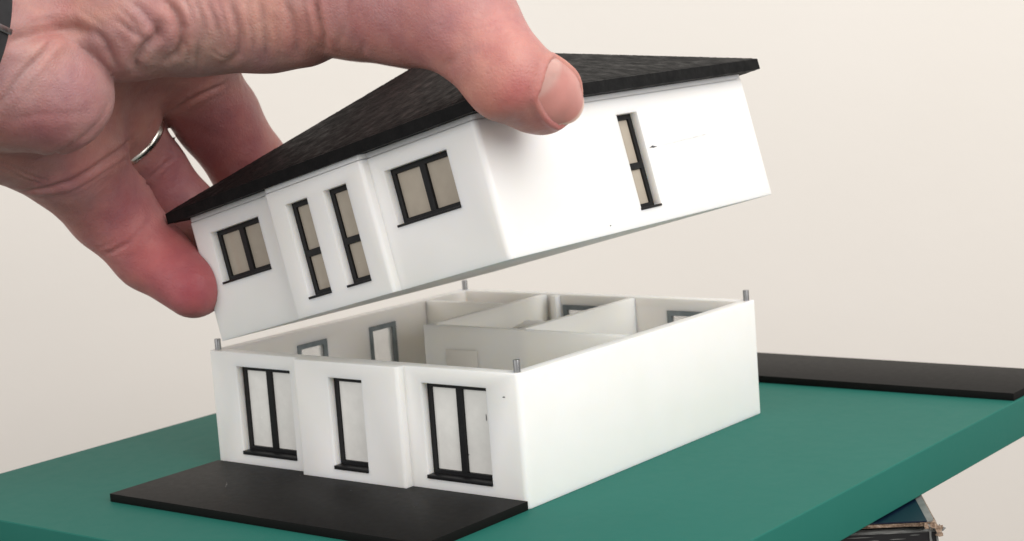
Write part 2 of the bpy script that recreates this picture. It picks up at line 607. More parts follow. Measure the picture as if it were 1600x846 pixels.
# ---- ground floor
LOW = [("front", 9.9, 28.7, 4.5, 26.9), ("bay", 43.9, 54.7, 4.5, 26.7), ("front", 71.3, 90.3, 4.4, 26.7),
       ("left", 28.0, 39.2, 8.0, 26.7), ("left", 56.0, 67.0, 8.0, 26.7), ("back", 38.8, 56.0, 12, 27.4), ("back", 74.0, 91.0, 12, 27.1)]
ground = empty("ground_storey", Matrix.Identity(4))
tag(ground, "white ground floor of the model house with open top standing on green board", "model storey")
storey("ground_walls", H1, LOW, ground, 1.2)
for k, w_ in enumerate(LOW):
    window(ground, *w_, cols=2 if w_[0] in ("front", "back") else 1, pane="pane_clear" if w_[0] in ("left", "back") else "pane_low", inner=w_[0] in ("left", "back"),
           sill=0.85 if w_[0] in ("front", "bay") else 0.7, seed=k)
e = 0.02
ZT = H1 - 0.15
part_walls = [(31.6, W - T - e, 46.9, 49.0, 1.2), (62.0, 64.0, 49.02, D - T - e, 1.2), (31.6, 33.8, 49.02, D - T - e, 1.2), (T + e, 31.58, 80.2, 82.2, 1.2)]
for (x0, x1, y0, y1, z0) in part_walls:
    box_obj("partition", "cream", ground, (x0, x1, y0, y1, z0, ZT), bev=0.2)
box_obj("pilaster", "cream", ground, (36.6, 38.4, D - T - 2.6, D - T - e, 1.2, ZT), bev=0.25)
# panelled door moulded on the long partition
bm = bmesh.new()
add_box(bm, 38.9, 49.3, 46.74, 46.885, 1.25, 24.2)
bmesh.ops.recalc_face_normals(bm, faces=bm.faces)
bevel_all(bm, 0.05)
door = link("inner_door", mesh_bm("inner_door", bm, 35), "cream_flat", ground)
for z0, z1 in ((3, 11), (13, 22.4)):
    box_obj("door_panel", "cream_flat", door, (40.6, 47.6, 46.64, 46.735, z0, z1), bev=0.04)
# broken plastic chip on the narrow partition
bm = bmesh.new()
rg = random.Random(3)
ring_prev = None
for k in range(9):
    t_ = k / 8
    cx, cz, cy = 45.8 + 9.5 * t_, 26.6 + 0.9 * math.sin(t_ * 3) , 66.5 + 3.0 * t_
    rr = 0.15 + 1.5 * (t_ ** 0.6)
    ring = [bm.verts.new((cx, cy + rr * 0.8 * math.cos(q / 8 * 6.283) * rg.uniform(.7, 1.2), cz + rr * math.sin(q / 8 * 6.283) * rg.uniform(.7, 1.2))) for q in range(8)]
    if ring_prev:
        for q in range(8):
            bm.faces.new((ring_prev[q], ring_prev[(q + 1) % 8], ring[(q + 1) % 8], ring[q]))
    else:
        bm.faces.new(ring)
    ring_prev = ring
bm.faces.new(ring_prev)
link("stair_stub", mesh_bm("stair_stub", bm, 50), "cream", ground)
for (px, py) in ((1.85, 1.85), (W - 1.85, 1.85), (W - 1.85, D - 1.85), (1.85, D - 1.85)):
    bm = bmesh.new()
    bmesh.ops.create_cone(bm, cap_ends=True, segments=28, radius1=0.8, radius2=0.8, depth=8.8, matrix=Matrix.Translation((px, py, H1 - 1.6)))
    bevel_all(bm, 0.14, 2, 60)
    link("alignment_pin", mesh_bm("alignment_pin", bm, 40), "steel", ground)
fm = wall_map("front")
flake("scuff_mark", "mark", ground, [(94.9, 25.0), (95.3, 24.9), (95.75, 25.0), (95.6, 25.2), (95.2, 25.18)], lambda a, b, h: fm(a, b, -h), 0.03)

for (a_, c_, w__, h__) in ((80.0, 7.4, .12, 1.5), (80.05, 10.6, .1, .9), (81.9, 10.3, .25, .12), (84.3, 6.2, .35, .08), (87.9, 19.4, .1, .9)):
    flake("paint_fleck", "mark", ground, [(a_ - w__, c_ - h__ * .6), (a_ + w__ * .4, c_ - h__), (a_ + w__, c_ + h__ * .2), (a_ + w__ * .2, c_ + h__), (a_ - w__ * .8, c_ + h__ * .5)],
          lambda u, v_, hh: fm(u, v_, REC + 0.39 - hh), 0.03)

# ---- upper storey, lifted and tilted
UQ = ((0.971868, 0.042304, -0.231697), (-0.046179, 0.998869, -0.011323), (0.230956, 0.021704, 0.972722))
UF = (108.7435, -10.4836, 57.4433)                       # world place of its near bottom corner
_o = Vector(UF) - Matrix(UQ) @ Vector((W, 0, 0))
upper = empty("upper_storey", Matrix.Translation(_o * S) @ Matrix(UQ).to_4x4())
tag(upper, "white upper floor with black hip roof held tilted above the ground floor", "model storey")
UPW = [("front", 7.1, 25.7, 13.3, 26.15), ("bay", 38.7, 46.5, 3.8, 26.2), ("bay", 52.2, 60.1, 3.9, 26.3), ("front", 70.4, 90.1, 13.5, 26.2),
       ("right", 47.5, 55.3, 3.7, 26.2)]
storey("upper_walls", H2, UPW, upper, 1.4)
for k, w_ in enumerate(UPW):
    dbl = w_[0] == "front"
    window(upper, *w_, cols=2 if dbl else 1, split=None if dbl else 14.0, pane="pane_up", sill=0.5, seed=20 + k)
bm = bmesh.new()
add_prism(bm, footprint(0.55), H2 + 0.005, H2 + 0.22)
add_prism(bm, footprint(0.12), H2 + 0.22, 31.29)
link("eave_trim", mesh_bm("eave_trim", bm, 35), "white", upper)

OV, ZE0, ZE1, ZA = 3.5, 31.3, 34.0, 56.0


def grainy_roof():
    """hip roof with real grain: dense slopes and fascia, each point lifted or sunk a little"""
    c4 = [(-OV, -OV), (W + OV, -OV), (W + OV, D + OV), (-OV, D + OV)]
    apex = (50, 51, ZA)
    n = 165
    ids, vs, fs = {}, [], []

    def vert(p):
        k = (round(p[0] * 50), round(p[1] * 50), round(p[2] * 50))
        if k not in ids:
            ids[k] = len(vs)
            vs.append(p)
        return ids[k]

    rim = []
    for i in range(4):
        A, B = c4[i], c4[(i + 1) % 4]
        rows = []
        for r in range(n + 1):
            t = r / n
            m_ = n - r
            row = []
            for k in range(m_ + 1):
                f_ = k / m_ if m_ else 0
                e_ = (A[0] + (B[0] - A[0]) * f_, A[1] + (B[1] - A[1]) * f_, ZE1)
                row.append(vert(tuple(e_[q] + (apex[q] - e_[q]) * t for q in range(3))))
            rows.append(row)
        for r in range(n):
            lo_, hi_ = rows[r], rows[r + 1]
            for k in range(len(lo_) - 1):
                fs.append((lo_[k], lo_[k + 1], hi_[k] if k < len(hi_) else hi_[-1]))
                if k < len(hi_) - 1:
                    fs.append((lo_[k + 1], hi_[k + 1], hi_[k]))
        zs = [ZE1, ZE1 - 0.68, ZE1 - 1.35, ZE1 - 2.02, ZE0]
        cols = [[vert((A[0] + (B[0] - A[0]) * k / n, A[1] + (B[1] - A[1]) * k / n, z)) for k in range(n + 1)] for z in zs]
        for u_, d_ in zip(cols[:-1], cols[1:]):
            for k in range(n):
                fs.append((d_[k], d_[k + 1], u_[k + 1], u_[k]))
        rim += cols[-1][:-1]
    fs.append(tuple(reversed(rim)))
    P = np.array(vs, float)
    rg_ = np.random.default_rng(8)
    P += rg_.normal(0, 1, P.shape) * np.array([.012, .012, .020])
    edge = np.abs(P[:, 2] - ZE1) < 0.4
    P[edge, 2] -= 0.06
    me = bpy.data.meshes.new("roof")
    me.from_pydata((P * S).tolist(), [], fs)
    me.update()
    return me


link("roof", grainy_roof(), "roof", upper)

rm = wall_map("right")
rmap = lambda a, b, h: rm(a, b, -h)
flake("scuff_mark", "mark", upper, [(56.1, 17.25), (57.2, 17.3), (58.1, 17.15), (59.6, 17.35), (58.6, 17.5), (57.8, 17.75), (57.0, 17.45)], rmap)
flake("scuff_mark", "mark_faint", upper, [(60, 17.36), (66, 17.42), (72, 17.58), (81, 17.85), (79, 18.05), (73, 17.8), (67, 17.58), (62, 17.46)], rmap, 0.012)
flake("scuff_mark", "mark", upper, [(34.6, 1.8), (35.0, 1.75), (35.2, 1.95), (34.8, 2.05)], rmap)

# ------------------------------------------------------------------ hand (signed-distance body meshed as one surface)
HAND = {'fingers': [('thumb', 4.5), ('heel', 2.6), ('little', 5.0), ('ring', 5.0), ('middle', 5.0), ('index', 5.0)],
 'heel': [[2.43, -63.91, 108.17, 17], [11.32, -57.75, 102.53, 16], [16.31, -51.86, 98.46, 13.6]],
 'index': [[6.83, 20.91, 115.89, 13], [19.04, 45.21, 110.22, 9.6], [31.59, 54.36, 104.94, 8.6]],
 'kp': 7.0,
 'little': [[-10.61, -30.54, 84.35, 12.5], [-13.3, -15.93, 68.73, 10.4], [-6.76, -9.56, 56.24, 9.0], [4.76, -6.86, 48.23, 8.0]],
 'middle': [[-8.8, 6.4, 103.7, 13], [-12.23, 21.69, 87.99, 11.0], [-11.23, 30.49, 74.08, 10.2], [0.57, 40.2, 52.52, 8.2]],
 'palm': [[[0.03, -72.91, 112.16, 26], [1.88, -55.14, 109.19, 23]], [[-7.42, -49.19, 104.34, 16], [-2.59, -41.26, 97.77, 14.0]],
          [[-9.41, -47.58, 92.57, 14], [-10.65, -30.32, 85.87, 13.5]], [[-5.49, -48.47, 107.11, 16], [-14.79, -15.34, 94.91, 13]],
          [[-5.88, -43.97, 112.76, 17], [-8.84, 6.64, 105.31, 13]], [[-3.44, -45.18, 117.0, 17], [6.83, 20.91, 115.89, 13]]],
 'ring': [[-16.41, -14.06, 94.88, 12.5], [-21.22, 3.47, 75.93, 10.2], [-15.17, 10.04, 63.12, 9.4], [-0.98, 16.84, 51.46, 8.0]],
 'thumb': [[7.25, -49.42, 117.81, 15], [24.04, -36.54, 114.58, 14.5], [34.01, -24.83, 113.82, 13.8], [48.95, -15.51, 113.65, 14], [55.97, -12.48, 113.64, 13.2],
           [62.85, -10.76, 114.22, 11.3], [70.13, -9.0, 113.09, 12.0], [84.28, -8.38, 110.98, 12.2], [100.56, -10.26, 106.86, 11.2], [111.64, -11.08, 95.3, 8.9],
           [113.58, -4.37, 91.4, 8.0], [113.83, -2.37, 90.59, 7.6]]}
CREASES = [([[21.8, -69.3, 96.3], [23.5, -68.3, 98.4], [24.8, -67.0, 100.5], [25.7, -65.8, 102.2], [26.3, -64.4, 103.8], [26.6, -62.8, 105.5], [26.7, -61.1, 107.1], [26.5, -59.0, 108.9], [25.9, -56.7, 110.6]], 0.75, 0.9),
 ([[25.4, -69.0, 109.2], [25.4, -66.8, 109.7], [25.6, -64.7, 110.3], [25.7, -62.5, 110.7], [25.7, -60.2, 111.2], [25.6, -57.8, 111.5], [25.5, -55.4, 111.8], [26.3, -53.6, 111.8], [27.4, -52.2, 111.8],
   [28.7, -51.0, 111.2], [30.2, -49.9, 110.5]],
  1.5, 1.7),
 ([[31.0, -49.6, 111.0], [31.7, -47.9, 108.1], [31.3, -46.1, 105.3], [30.2, -43.8, 102.8]], 0.8, 1.1), ([[34.7, -47.2, 113.1], [36.0, -45.1, 110.9], [37.0, -42.3, 108.7]], 0.4, 0.9),
 ([[31.4, -39.9, 101.7], [33.6, -41.9, 104.0], [36.1, -41.8, 106.7], [37.4, -40.9, 107.9], [38.7, -40.0, 109.2], [39.5, -39.8, 111.2]], 1.5, 1.35),
 ([[36.9, -44.2, 116.9], [37.7, -43.3, 115.5], [38.4, -42.3, 114.1], [39.0, -40.5, 111.0], [38.8, -39.5, 108.7]], 0.6, 1.0),
 ([[40.4, -38.9, 116.5], [41.3, -38.2, 115.0], [42.0, -37.4, 113.4], [42.6, -36.2, 110.2], [41.6, -35.4, 107.0], [39.3, -35.4, 104.8], [36.3, -36.0, 103.2]], 1.3, 1.2),
 ([[43.6, -35.7, 116.2], [44.6, -35.0, 113.4], [44.8, -34.4, 110.6]], 0.5, 0.8),
 ([[45.5, -34.1, 116.1], [46.0, -33.9, 114.0], [46.4, -33.5, 111.9], [46.0, -33.2, 109.8], [45.4, -32.7, 107.8], [42.8, -32.0, 104.4], [38.2, -29.6, 100.8]], 0.6, 1.0),
 ([[47.6, -32.6, 115.9], [48.2, -32.4, 113.9], [48.6, -32.0, 112.0], [48.6, -31.4, 109.9], [48.4, -30.7, 107.8]], 0.42, 0.8),
 ([[50.2, -31.1, 115.6], [50.6, -31.0, 113.7], [50.7, -30.8, 111.8], [50.5, -30.5, 109.9], [50.1, -29.9, 107.9], [49.3, -29.1, 106.0]], 0.25, 0.6),
 ([[52.3, -30.1, 115.5], [52.9, -29.8, 112.0], [52.8, -29.4, 109.9], [52.5, -28.8, 107.9], [51.4, -28.1, 105.9], [49.8, -27.0, 103.8], [47.1, -26.7, 102.6], [44.2, -26.1, 101.4]], 0.8, 1.2),
 ([[55.5, -28.5, 115.2], [55.7, -28.4, 112.8], [55.6, -28.1, 110.4], [55.6, -27.5, 108.5], [55.3, -26.7, 106.7], [52.7, -25.1, 103.1]], 0.35, 0.8),
 ([[58.1, -27.0, 115.0], [58.3, -26.9, 112.2], [58.0, -26.5, 109.5], [57.7, -25.8, 107.4], [57.0, -24.7, 105.4], [54.1, -22.7, 102.0]], 0.55, 1.1),
 ([[63.2, -24.0, 114.5], [63.6, -23.7, 111.9], [63.6, -23.0, 109.3], [63.2, -22.0, 107.1], [62.4, -20.8, 104.9], [60.4, -18.4, 102.1]], 0.8, 1.2),
 ([[69.8, -21.8, 114.0], [69.9, -21.7, 111.6], [69.7, -21.1, 109.2], [69.1, -19.4, 105.8], [67.1, -16.9, 103.4]], 1.6, 1.1),
 ([[78.4, -20.8, 113.3], [77.7, -20.8, 110.7], [76.4, -20.2, 108.1], [74.4, -19.3, 106.0], [71.7, -17.8, 104.0]], 0.35, 1.0),
 ([[83.1, -21.2, 110.4], [82.5, -20.7, 107.7], [81.3, -19.6, 105.1], [75.6, -15.0, 101.7]], 0.25, 0.9),
 ([[101.2, -19.2, 98.0], [103.8, -20.2, 98.8], [106.2, -20.5, 99.7], [108.2, -20.4, 101.0], [109.5, -19.9, 102.7]], 0.35, 1.8),
 ([[109.5, -19.1, 106.2], [111.3, -17.2, 107.0], [112.5, -14.4, 108.1], [112.7, -11.4, 109.3]], 0.18, 0.45), ([[110.4, -19.0, 104.6], [112.5, -16.8, 105.7], [113.5, -13.7, 107.0], [113.2, -10.0, 108.5]], 0.22, 0.45),
 ([[111.7, -18.7, 103.3], [113.8, -16.5, 104.3], [114.5, -12.6, 106.2]], 0.16, 0.45), ([[113.5, -18.5, 101.9], [115.6, -15.8, 103.2], [115.9, -12.6, 104.6]], 0.14, 0.45),
 ([[-11.2, -43.2, 75.7], [-6.8, -42.8, 76.0], [-4.3, -41.0, 76.1], [-1.9, -39.1, 76.7], [-0.2, -36.7, 77.2], [1.1, -35.1, 78.2], [2.1, -33.3, 79.2], [2.7, -31.1, 80.1], [3.0, -28.6, 81.3], [2.5, -25.4, 82.4],
   [0.7, -21.2, 83.7], [-4.9, -13.9, 84.7]],
  0.95, 1.1),
 ([[-2.4, -36.2, 74.9], [-0.5, -34.3, 75.8], [0.8, -32.0, 76.7], [1.9, -29.6, 78.2], [2.1, -26.6, 79.6], [1.2, -23.1, 80.4], [-2.2, -17.4, 81.1]], 0.28, 0.6),
 ([[-3.6, -32.8, 72.3], [-1.8, -31.3, 73.2], [-0.6, -29.3, 74.2], [0.6, -27.1, 75.8], [0.8, -24.2, 77.4], [-0.2, -20.9, 78.1], [-3.1, -16.0, 78.6]], 0.18, 0.5),
 ([[-9.2, -21.4, 58.1], [-6.4, -20.8, 58.6], [-4.2, -20.0, 59.6], [-2.6, -18.8, 60.4], [-1.0, -16.4, 62.7], [-0.7, -13.1, 65.2]], 0.55, 0.8),
 ([[-8.5, -20.5, 56.8], [-5.6, -20.1, 57.4], [-1.9, -18.1, 59.4], [-0.8, -16.8, 60.8], [-0.2, -15.1, 62.2]], 0.28, 0.5), ([[-11.2, -22.7, 59.6], [-6.2, -21.5, 60.5], [-2.9, -19.3, 62.4], [-1.3, -16.3, 64.9]], 0.2, 0.5),
 ([[-3.9, -12.0, 73.5], [-11.6, -3.4, 74.2], [-10.5, -2.1, 75.7], [-9.6, 1.2, 78.6], [-11.2, 6.0, 80.8]], 0.5, 0.7),
 ([[-4.3, -10.4, 72.4], [-11.6, -2.1, 73.1], [-10.5, -0.7, 74.6], [-9.9, 2.5, 77.2], [-11.2, 6.9, 79.4]], 0.3, 0.5), ([[-4.5, -12.0, 74.8], [-10.0, -3.3, 77.1], [-9.1, -0.4, 79.7]], 0.2, 0.5),
 ([[3.8, -47.9, 83.5], [4.7, -46.2, 84.0], [18.5, -54.1, 85.2], [20.9, -53.6, 85.7], [23.2, -53.2, 86.8], [24.7, -52.3, 87.8], [25.8, -51.0, 88.7], [27.0, -49.7, 90.3], [27.6, -48.0, 91.8], [28.1, -46.9, 93.6],
   [27.9, -45.4, 95.5]],
  0.5, 1.4),
 ([[-1.2, -54.7, 82.5], [-1.8, -51.9, 81.1], [-3.0, -48.7, 79.6], [-3.5, -45.8, 78.5], [-3.7, -43.1, 77.5]], 0.35, 0.6),
 ([[0.8, -55.9, 84.0], [0.1, -53.1, 82.5], [-1.0, -49.9, 80.8], [-1.5, -47.2, 79.9], [-2.0, -44.5, 78.9], [-2.1, -42.0, 78.0]], 0.25, 0.6),
 ([[-5.6, 0.5, 91.0], [-2.3, 1.2, 92.4], [0.2, 2.6, 93.7], [1.7, 4.5, 94.7], [2.8, 6.9, 95.7], [3.4, 11.2, 97.2]], 0.7, 1.2),
 ([[21.6, -66.4, 93.1], [23.5, -64.5, 93.7], [25.1, -62.3, 94.3], [26.4, -60.1, 94.0], [27.6, -57.7, 93.6], [28.6, -55.1, 93.7], [29.1, -52.0, 93.7]], 0.2, 1.6),
 ([[27.3, -61.0, 104.7], [27.6, -60.2, 102.9], [27.9, -59.4, 101.2], [28.1, -59.1, 98.8], [28.1, -58.5, 96.4]], 0.2, 1.4), ([[26.1, -54.5, 109.6], [27.6, -54.0, 106.3], [29.0, -54.2, 102.9]], 0.2, 1.2),
 ([[45.8, -30.8, 105.6], [46.2, -28.6, 103.7], [47.5, -27.0, 103.0]], 0.25, 0.5), ([[54.1, -29.1, 111.2], [54.0, -28.3, 108.5], [52.3, -27.4, 105.5]], 0.18, 0.5),
 ([[60.1, -25.6, 110.7], [60.2, -24.8, 108.5], [60.0, -23.6, 106.3], [58.7, -22.5, 104.0], [56.7, -20.6, 101.7]], 0.22, 0.6),
 ([[67.2, -22.2, 112.8], [67.2, -21.9, 110.8], [66.9, -21.3, 108.8], [66.2, -20.3, 106.7], [65.0, -18.7, 104.7]], 0.2, 0.5), ([[42.9, -34.9, 108.0], [41.9, -33.6, 105.3], [38.9, -32.8, 102.6]], 0.3, 0.6),
 ([[35.4, -46.5, 115.8], [36.1, -45.6, 114.3], [36.8, -44.6, 112.9], [36.9, -43.3, 110.1]], 0.25, 0.6), ([[28.2, -51.9, 115.7], [30.5, -50.5, 114.2], [31.7, -49.5, 112.7], [32.8, -48.4, 111.2]], 0.25, 0.7),
 ([[25.2, -63.2, 112.9], [25.1, -60.6, 113.4], [24.8, -57.9, 113.8], [25.3, -55.7, 114.2], [26.3, -53.9, 114.6]], 0.2, 0.7),
 ([[-1.5, -19.1, 73.0], [-2.0, -16.4, 71.2], [-2.0, -14.1, 69.3], [-1.5, -13.3, 67.2], [-0.7, -12.7, 65.2]], 0.1, 0.5), ([[-3.7, -22.1, 66.3], [-2.1, -18.3, 67.5], [-2.1, -14.0, 69.6]], 0.12, 0.4)]
TINTS = [([10.6, -12.3, 48.8], 11, (0.42, 0.09, 0.11)), ([2.7, -14.6, 56.8], 11, (0.43, 0.105, 0.12)), ([-2.4, -20.8, 68.5], 12, (0.44, 0.15, 0.15)), ([0.8, -35.5, 77.8], 12, (0.42, 0.19, 0.175)), ([-9.8, 2.2, 72.3], 10, (0.4, 0.145, 0.15)), ([-2.2, 14.4, 85.8], 13, (0.34, 0.135, 0.14)), ([-2.5, 22.6, 76.8], 10, (0.37, 0.14, 0.14)), ([117.7, -17.7, 92.1], 6, (0.54, 0.17, 0.155)), ([119.2, -5.5, 85.0], 5, (0.53, 0.2, 0.18)), ([114.5, -14.1, 105.5], 9, (0.54, 0.265, 0.24)), ([105.1, -21.2, 103.8], 10, (0.5, 0.235, 0.205)), ([44.3, -29.7, 103.5], 9, (0.38, 0.245, 0.2)), ([35.4, -36.7, 103.0], 8, (0.37, 0.235, 0.19)), ([28.5, -57.9, 97.7], 10, (0.42, 0.19, 0.18)), ([24.3, -61.9, 92.7], 8, (0.4, 0.165, 0.16)), ([29.5, -53.1, 101.4], 7, (0.45, 0.22, 0.2)), ([25.1, -67.6, 103.8], 9, (0.43, 0.28, 0.27)), ([113.7, -20.3, 96.9], 6, (0.5, 0.245, 0.205)), ([59.1, -25.8, 109.4], 8, (0.47, 0.285, 0.23)), ([31.2, -49.7, 112.1], 9, (0.46, 0.255, 0.22)), ([94.5, -20.8, 104.4], 10, (0.47, 0.205, 0.185)), ([80.8, -20.9, 109.2], 9, (0.48, 0.225, 0.2)), ([53.5, -25.0, 103.5], 5, (0.4, 0.24, 0.23)), ([61.4, -22.7, 106.4], 5, (0.47, 0.24, 0.21)), ([50.7, -30.8, 111.5], 6, (0.48, 0.27, 0.24)), ([38.7, -41.7, 114.0], 7, (0.43, 0.23, 0.205))]
NAIL_AT, NAIL_AXIS, NAIL_UP = ([114.1295, -2.7733, 90.6071], [0.0566, 0.7092, -0.7028], [0.9904, -0.1289, -0.0504])


def smin(a, b, k):
    h = np.maximum(k - np.abs(a - b), 0.0) / k
    return np.minimum(a, b) - h * h * k * 0.25


def chain_sdf(p, pts, k):
    d = None
    for (a, b) in zip(pts[:-1], pts[1:]):
        A, B = np.array(a[:3]), np.array(b[:3])
        ba = B - A
        pa = p - A
        t = np.clip(pa @ ba / (ba @ ba), 0, 1)
        q = np.sqrt(((pa - t[:, None] * ba) ** 2).sum(1)) - (a[3] + t * (b[3] - a[3]))
        d = q if d is None else smin(d, q, k)
    return d


def hand_sdf(p):
    p = np.asarray(p, float)
    palm = None
    for ch in HAND["palm"]:
        q = chain_sdf(p, ch, 3.0)
        palm = q if palm is None else smin(palm, q, HAND["kp"])
    out = palm
    for nm, kk in HAND["fingers"]:
        fsdf = chain_sdf(p, HAND[nm], 2.5)
        out = np.minimum(out, smin(palm, fsdf, kk))
    return out


def surface_nets(sdf, lo, hi, h):
    n = np.ceil((np.array(hi) - np.array(lo)) / h / 8).astype(int) * 8
    N = n + 1
    val = np.full(N, 1e3, np.float32)
    cb = n // 8
    ii = np.stack(np.meshgrid(*[np.arange(k) for k in cb], indexing="ij"), -1).reshape(-1, 3)
    cen = np.array(lo) + (ii * 8 + 4) * h
    dc = sdf(cen)
    near = np.abs(dc) < 8 * h * 1.05
    loc = np.stack(np.meshgrid(*[np.arange(9)] * 3, indexing="ij"), -1).reshape(-1, 3)
    for (i, j, k), d0 in zip(ii[~near], dc[~near]):
        if d0 < 0:
            val[i * 8:i * 8 + 9, j * 8:j * 8 + 9, k * 8:k * 8 + 9] = -1e3
    blocks = ii[near]
    for s in range(0, len(blocks), 300):
        b = blocks[s:s + 300]
        idx = (b[:, None, :] * 8 + loc[None]).reshape(-1, 3)
        val[idx[:, 0], idx[:, 1], idx[:, 2]] = sdf(np.array(lo) + idx * h)
    neg = val < 0
    cnt = np.zeros(n, np.int8)
    cs = [(a, b, c) for a in (0, 1) for b in (0, 1) for c in (0, 1)]
    sl = lambda a, b, c: (slice(a, a + n[0]), slice(b, b + n[1]), slice(c, c + n[2]))
    for c_ in cs:
        cnt += neg[sl(*c_)]
    act = np.argwhere((cnt > 0) & (cnt < 8))
    vid = np.full(n, -1, np.int64)
    vid[act[:, 0], act[:, 1], act[:, 2]] = np.arange(len(act))
    acc = np.zeros((len(act), 3))
    wt = np.zeros(len(act))
    for a in cs:
        for ax in range(3):
            if a[ax]:
                continue
            b = list(a)
            b[ax] = 1
            ia, ib = act + np.array(a), act + np.array(b)
            va = val[ia[:, 0], ia[:, 1], ia[:, 2]].astype(float)
            vb = val[ib[:, 0], ib[:, 1], ib[:, 2]].astype(float)
            m = (va < 0) != (vb < 0)
            t = va[m] / (va[m] - vb[m])
            e = np.tile(np.array(a, float), (m.sum(), 1))
            e[:, ax] = t
            acc[m] += e
            wt[m] += 1
    V = np.array(lo) + (act + acc / wt[:, None]) * h
    F = []
    for ax in range(3):
        u_, v_ = (ax + 1) % 3, (ax + 2) % 3
        s0 = [slice(1, n[0]), slice(1, n[1]), slice(1, n[2])]
        s1 = list(s0)
        s0[ax], s1[ax] = slice(0, n[ax]), slice(1, n[ax] + 1)
        A, B = neg[tuple(s0)], neg[tuple(s1)]
        e = np.argwhere(A != B)
        off = np.array([1, 1, 1])
        off[ax] = 0
        g0 = e + off
        fl = A[e[:, 0], e[:, 1], e[:, 2]]
        du, dv = np.zeros(3, int), np.zeros(3, int)
        du[u_], dv[v_] = 1, 1
        q = [g0 - du - dv, g0 - dv, g0, g0 - du]
        quad = np.stack([vid[k[:, 0], k[:, 1], k[:, 2]] for k in q], 1)
        quad[~fl] = quad[~fl][:, ::-1]
        F.append(quad)
    return V, np.concatenate(F)


def grad(p, e=0.4):
    g_ = np.stack([hand_sdf(p + np.eye(3)[k] * e) - hand_sdf(p - np.eye(3)[k] * e) for k in range(3)], 1)
    return g_ / (np.linalg.norm(g_, axis=1, keepdims=True) + 1e-9)


def dist_polyline(P, line):
    """distance to a 3-D polyline and parameter 0..1 along it"""
    L = np.array(line, float)
    seg = np.linalg.norm(np.diff(L, axis=0), axis=1)
    cum = np.concatenate([[0], np.cumsum(seg)])
    best = np.full(len(P), 1e9)
    par = np.zeros(len(P))
    for k in range(len(seg)):
        ba = L[k + 1] - L[k]
        pa = P - L[k]
        t = np.clip(pa @ ba / (ba @ ba), 0, 1)
        d = np.linalg.norm(pa - t[:, None] * ba, axis=1)
        m = d < best
        best[m] = d[m]
        par[m] = (cum[k] + t[m] * seg[k]) / cum[-1]
    return best, par


SKIN_BASE = (0.475, 0.245, 0.21)
RING_T = 0.48
STRAP_AT, STRAP_AXIS = ([3.6789, -72.1615, 114.6315], [-0.1544, 0.9218, -0.3556])
BUCKLE_NEAR = [31.2834, -73.6694, 112.668]


def fractal(P, scale, seed):
    """cheap smooth value noise in -1..1 (sums of sines)"""
    rg_ = np.random.default_rng(seed)
    o_ = np.zeros(len(P))
    for k in range(7):
        d = rg_.normal(size=3)
        d *= scale * rg_.uniform(.6, 1.6) / np.linalg.norm(d)
        o_ += np.sin(P @ d + rg_.uniform(0, 6.28))
    return o_ / 4.0


def nail_ray(u, phi, inward=0.0):
    """points on the thumb surface: u mm along the axis, phi round it"""
    a, e1 = np.array(NAIL_AXIS), np.array(NAIL_UP)
    e2 = np.cross(a, e1)
    o_ = np.array(NAIL_AT) + u[:, None] * a
    d = np.cos(phi)[:, None] * e1 + np.sin(phi)[:, None] * e2
    t = np.full(len(u), 2.0)
    for _ in range(40):
        t = t - 0.8 * hand_sdf(o_ + t[:, None] * d)
        t = np.clip(t, 0.5, 12)
    return o_, d, t


NAIL_HALF = math.radians(45)


def nail_half(u):
    return NAIL_HALF * (1.0 - 0.17 * np.clip((u + 1.0) / 7.0, -1.2, 1.2) ** 2)


def nail_bounds(s):
    """s in -1..1 across the nail -> (u start, u end)"""
    return -8.9 + 2.2 * s * s, 5.6 - 2.1 * np.abs(s) ** 2.6


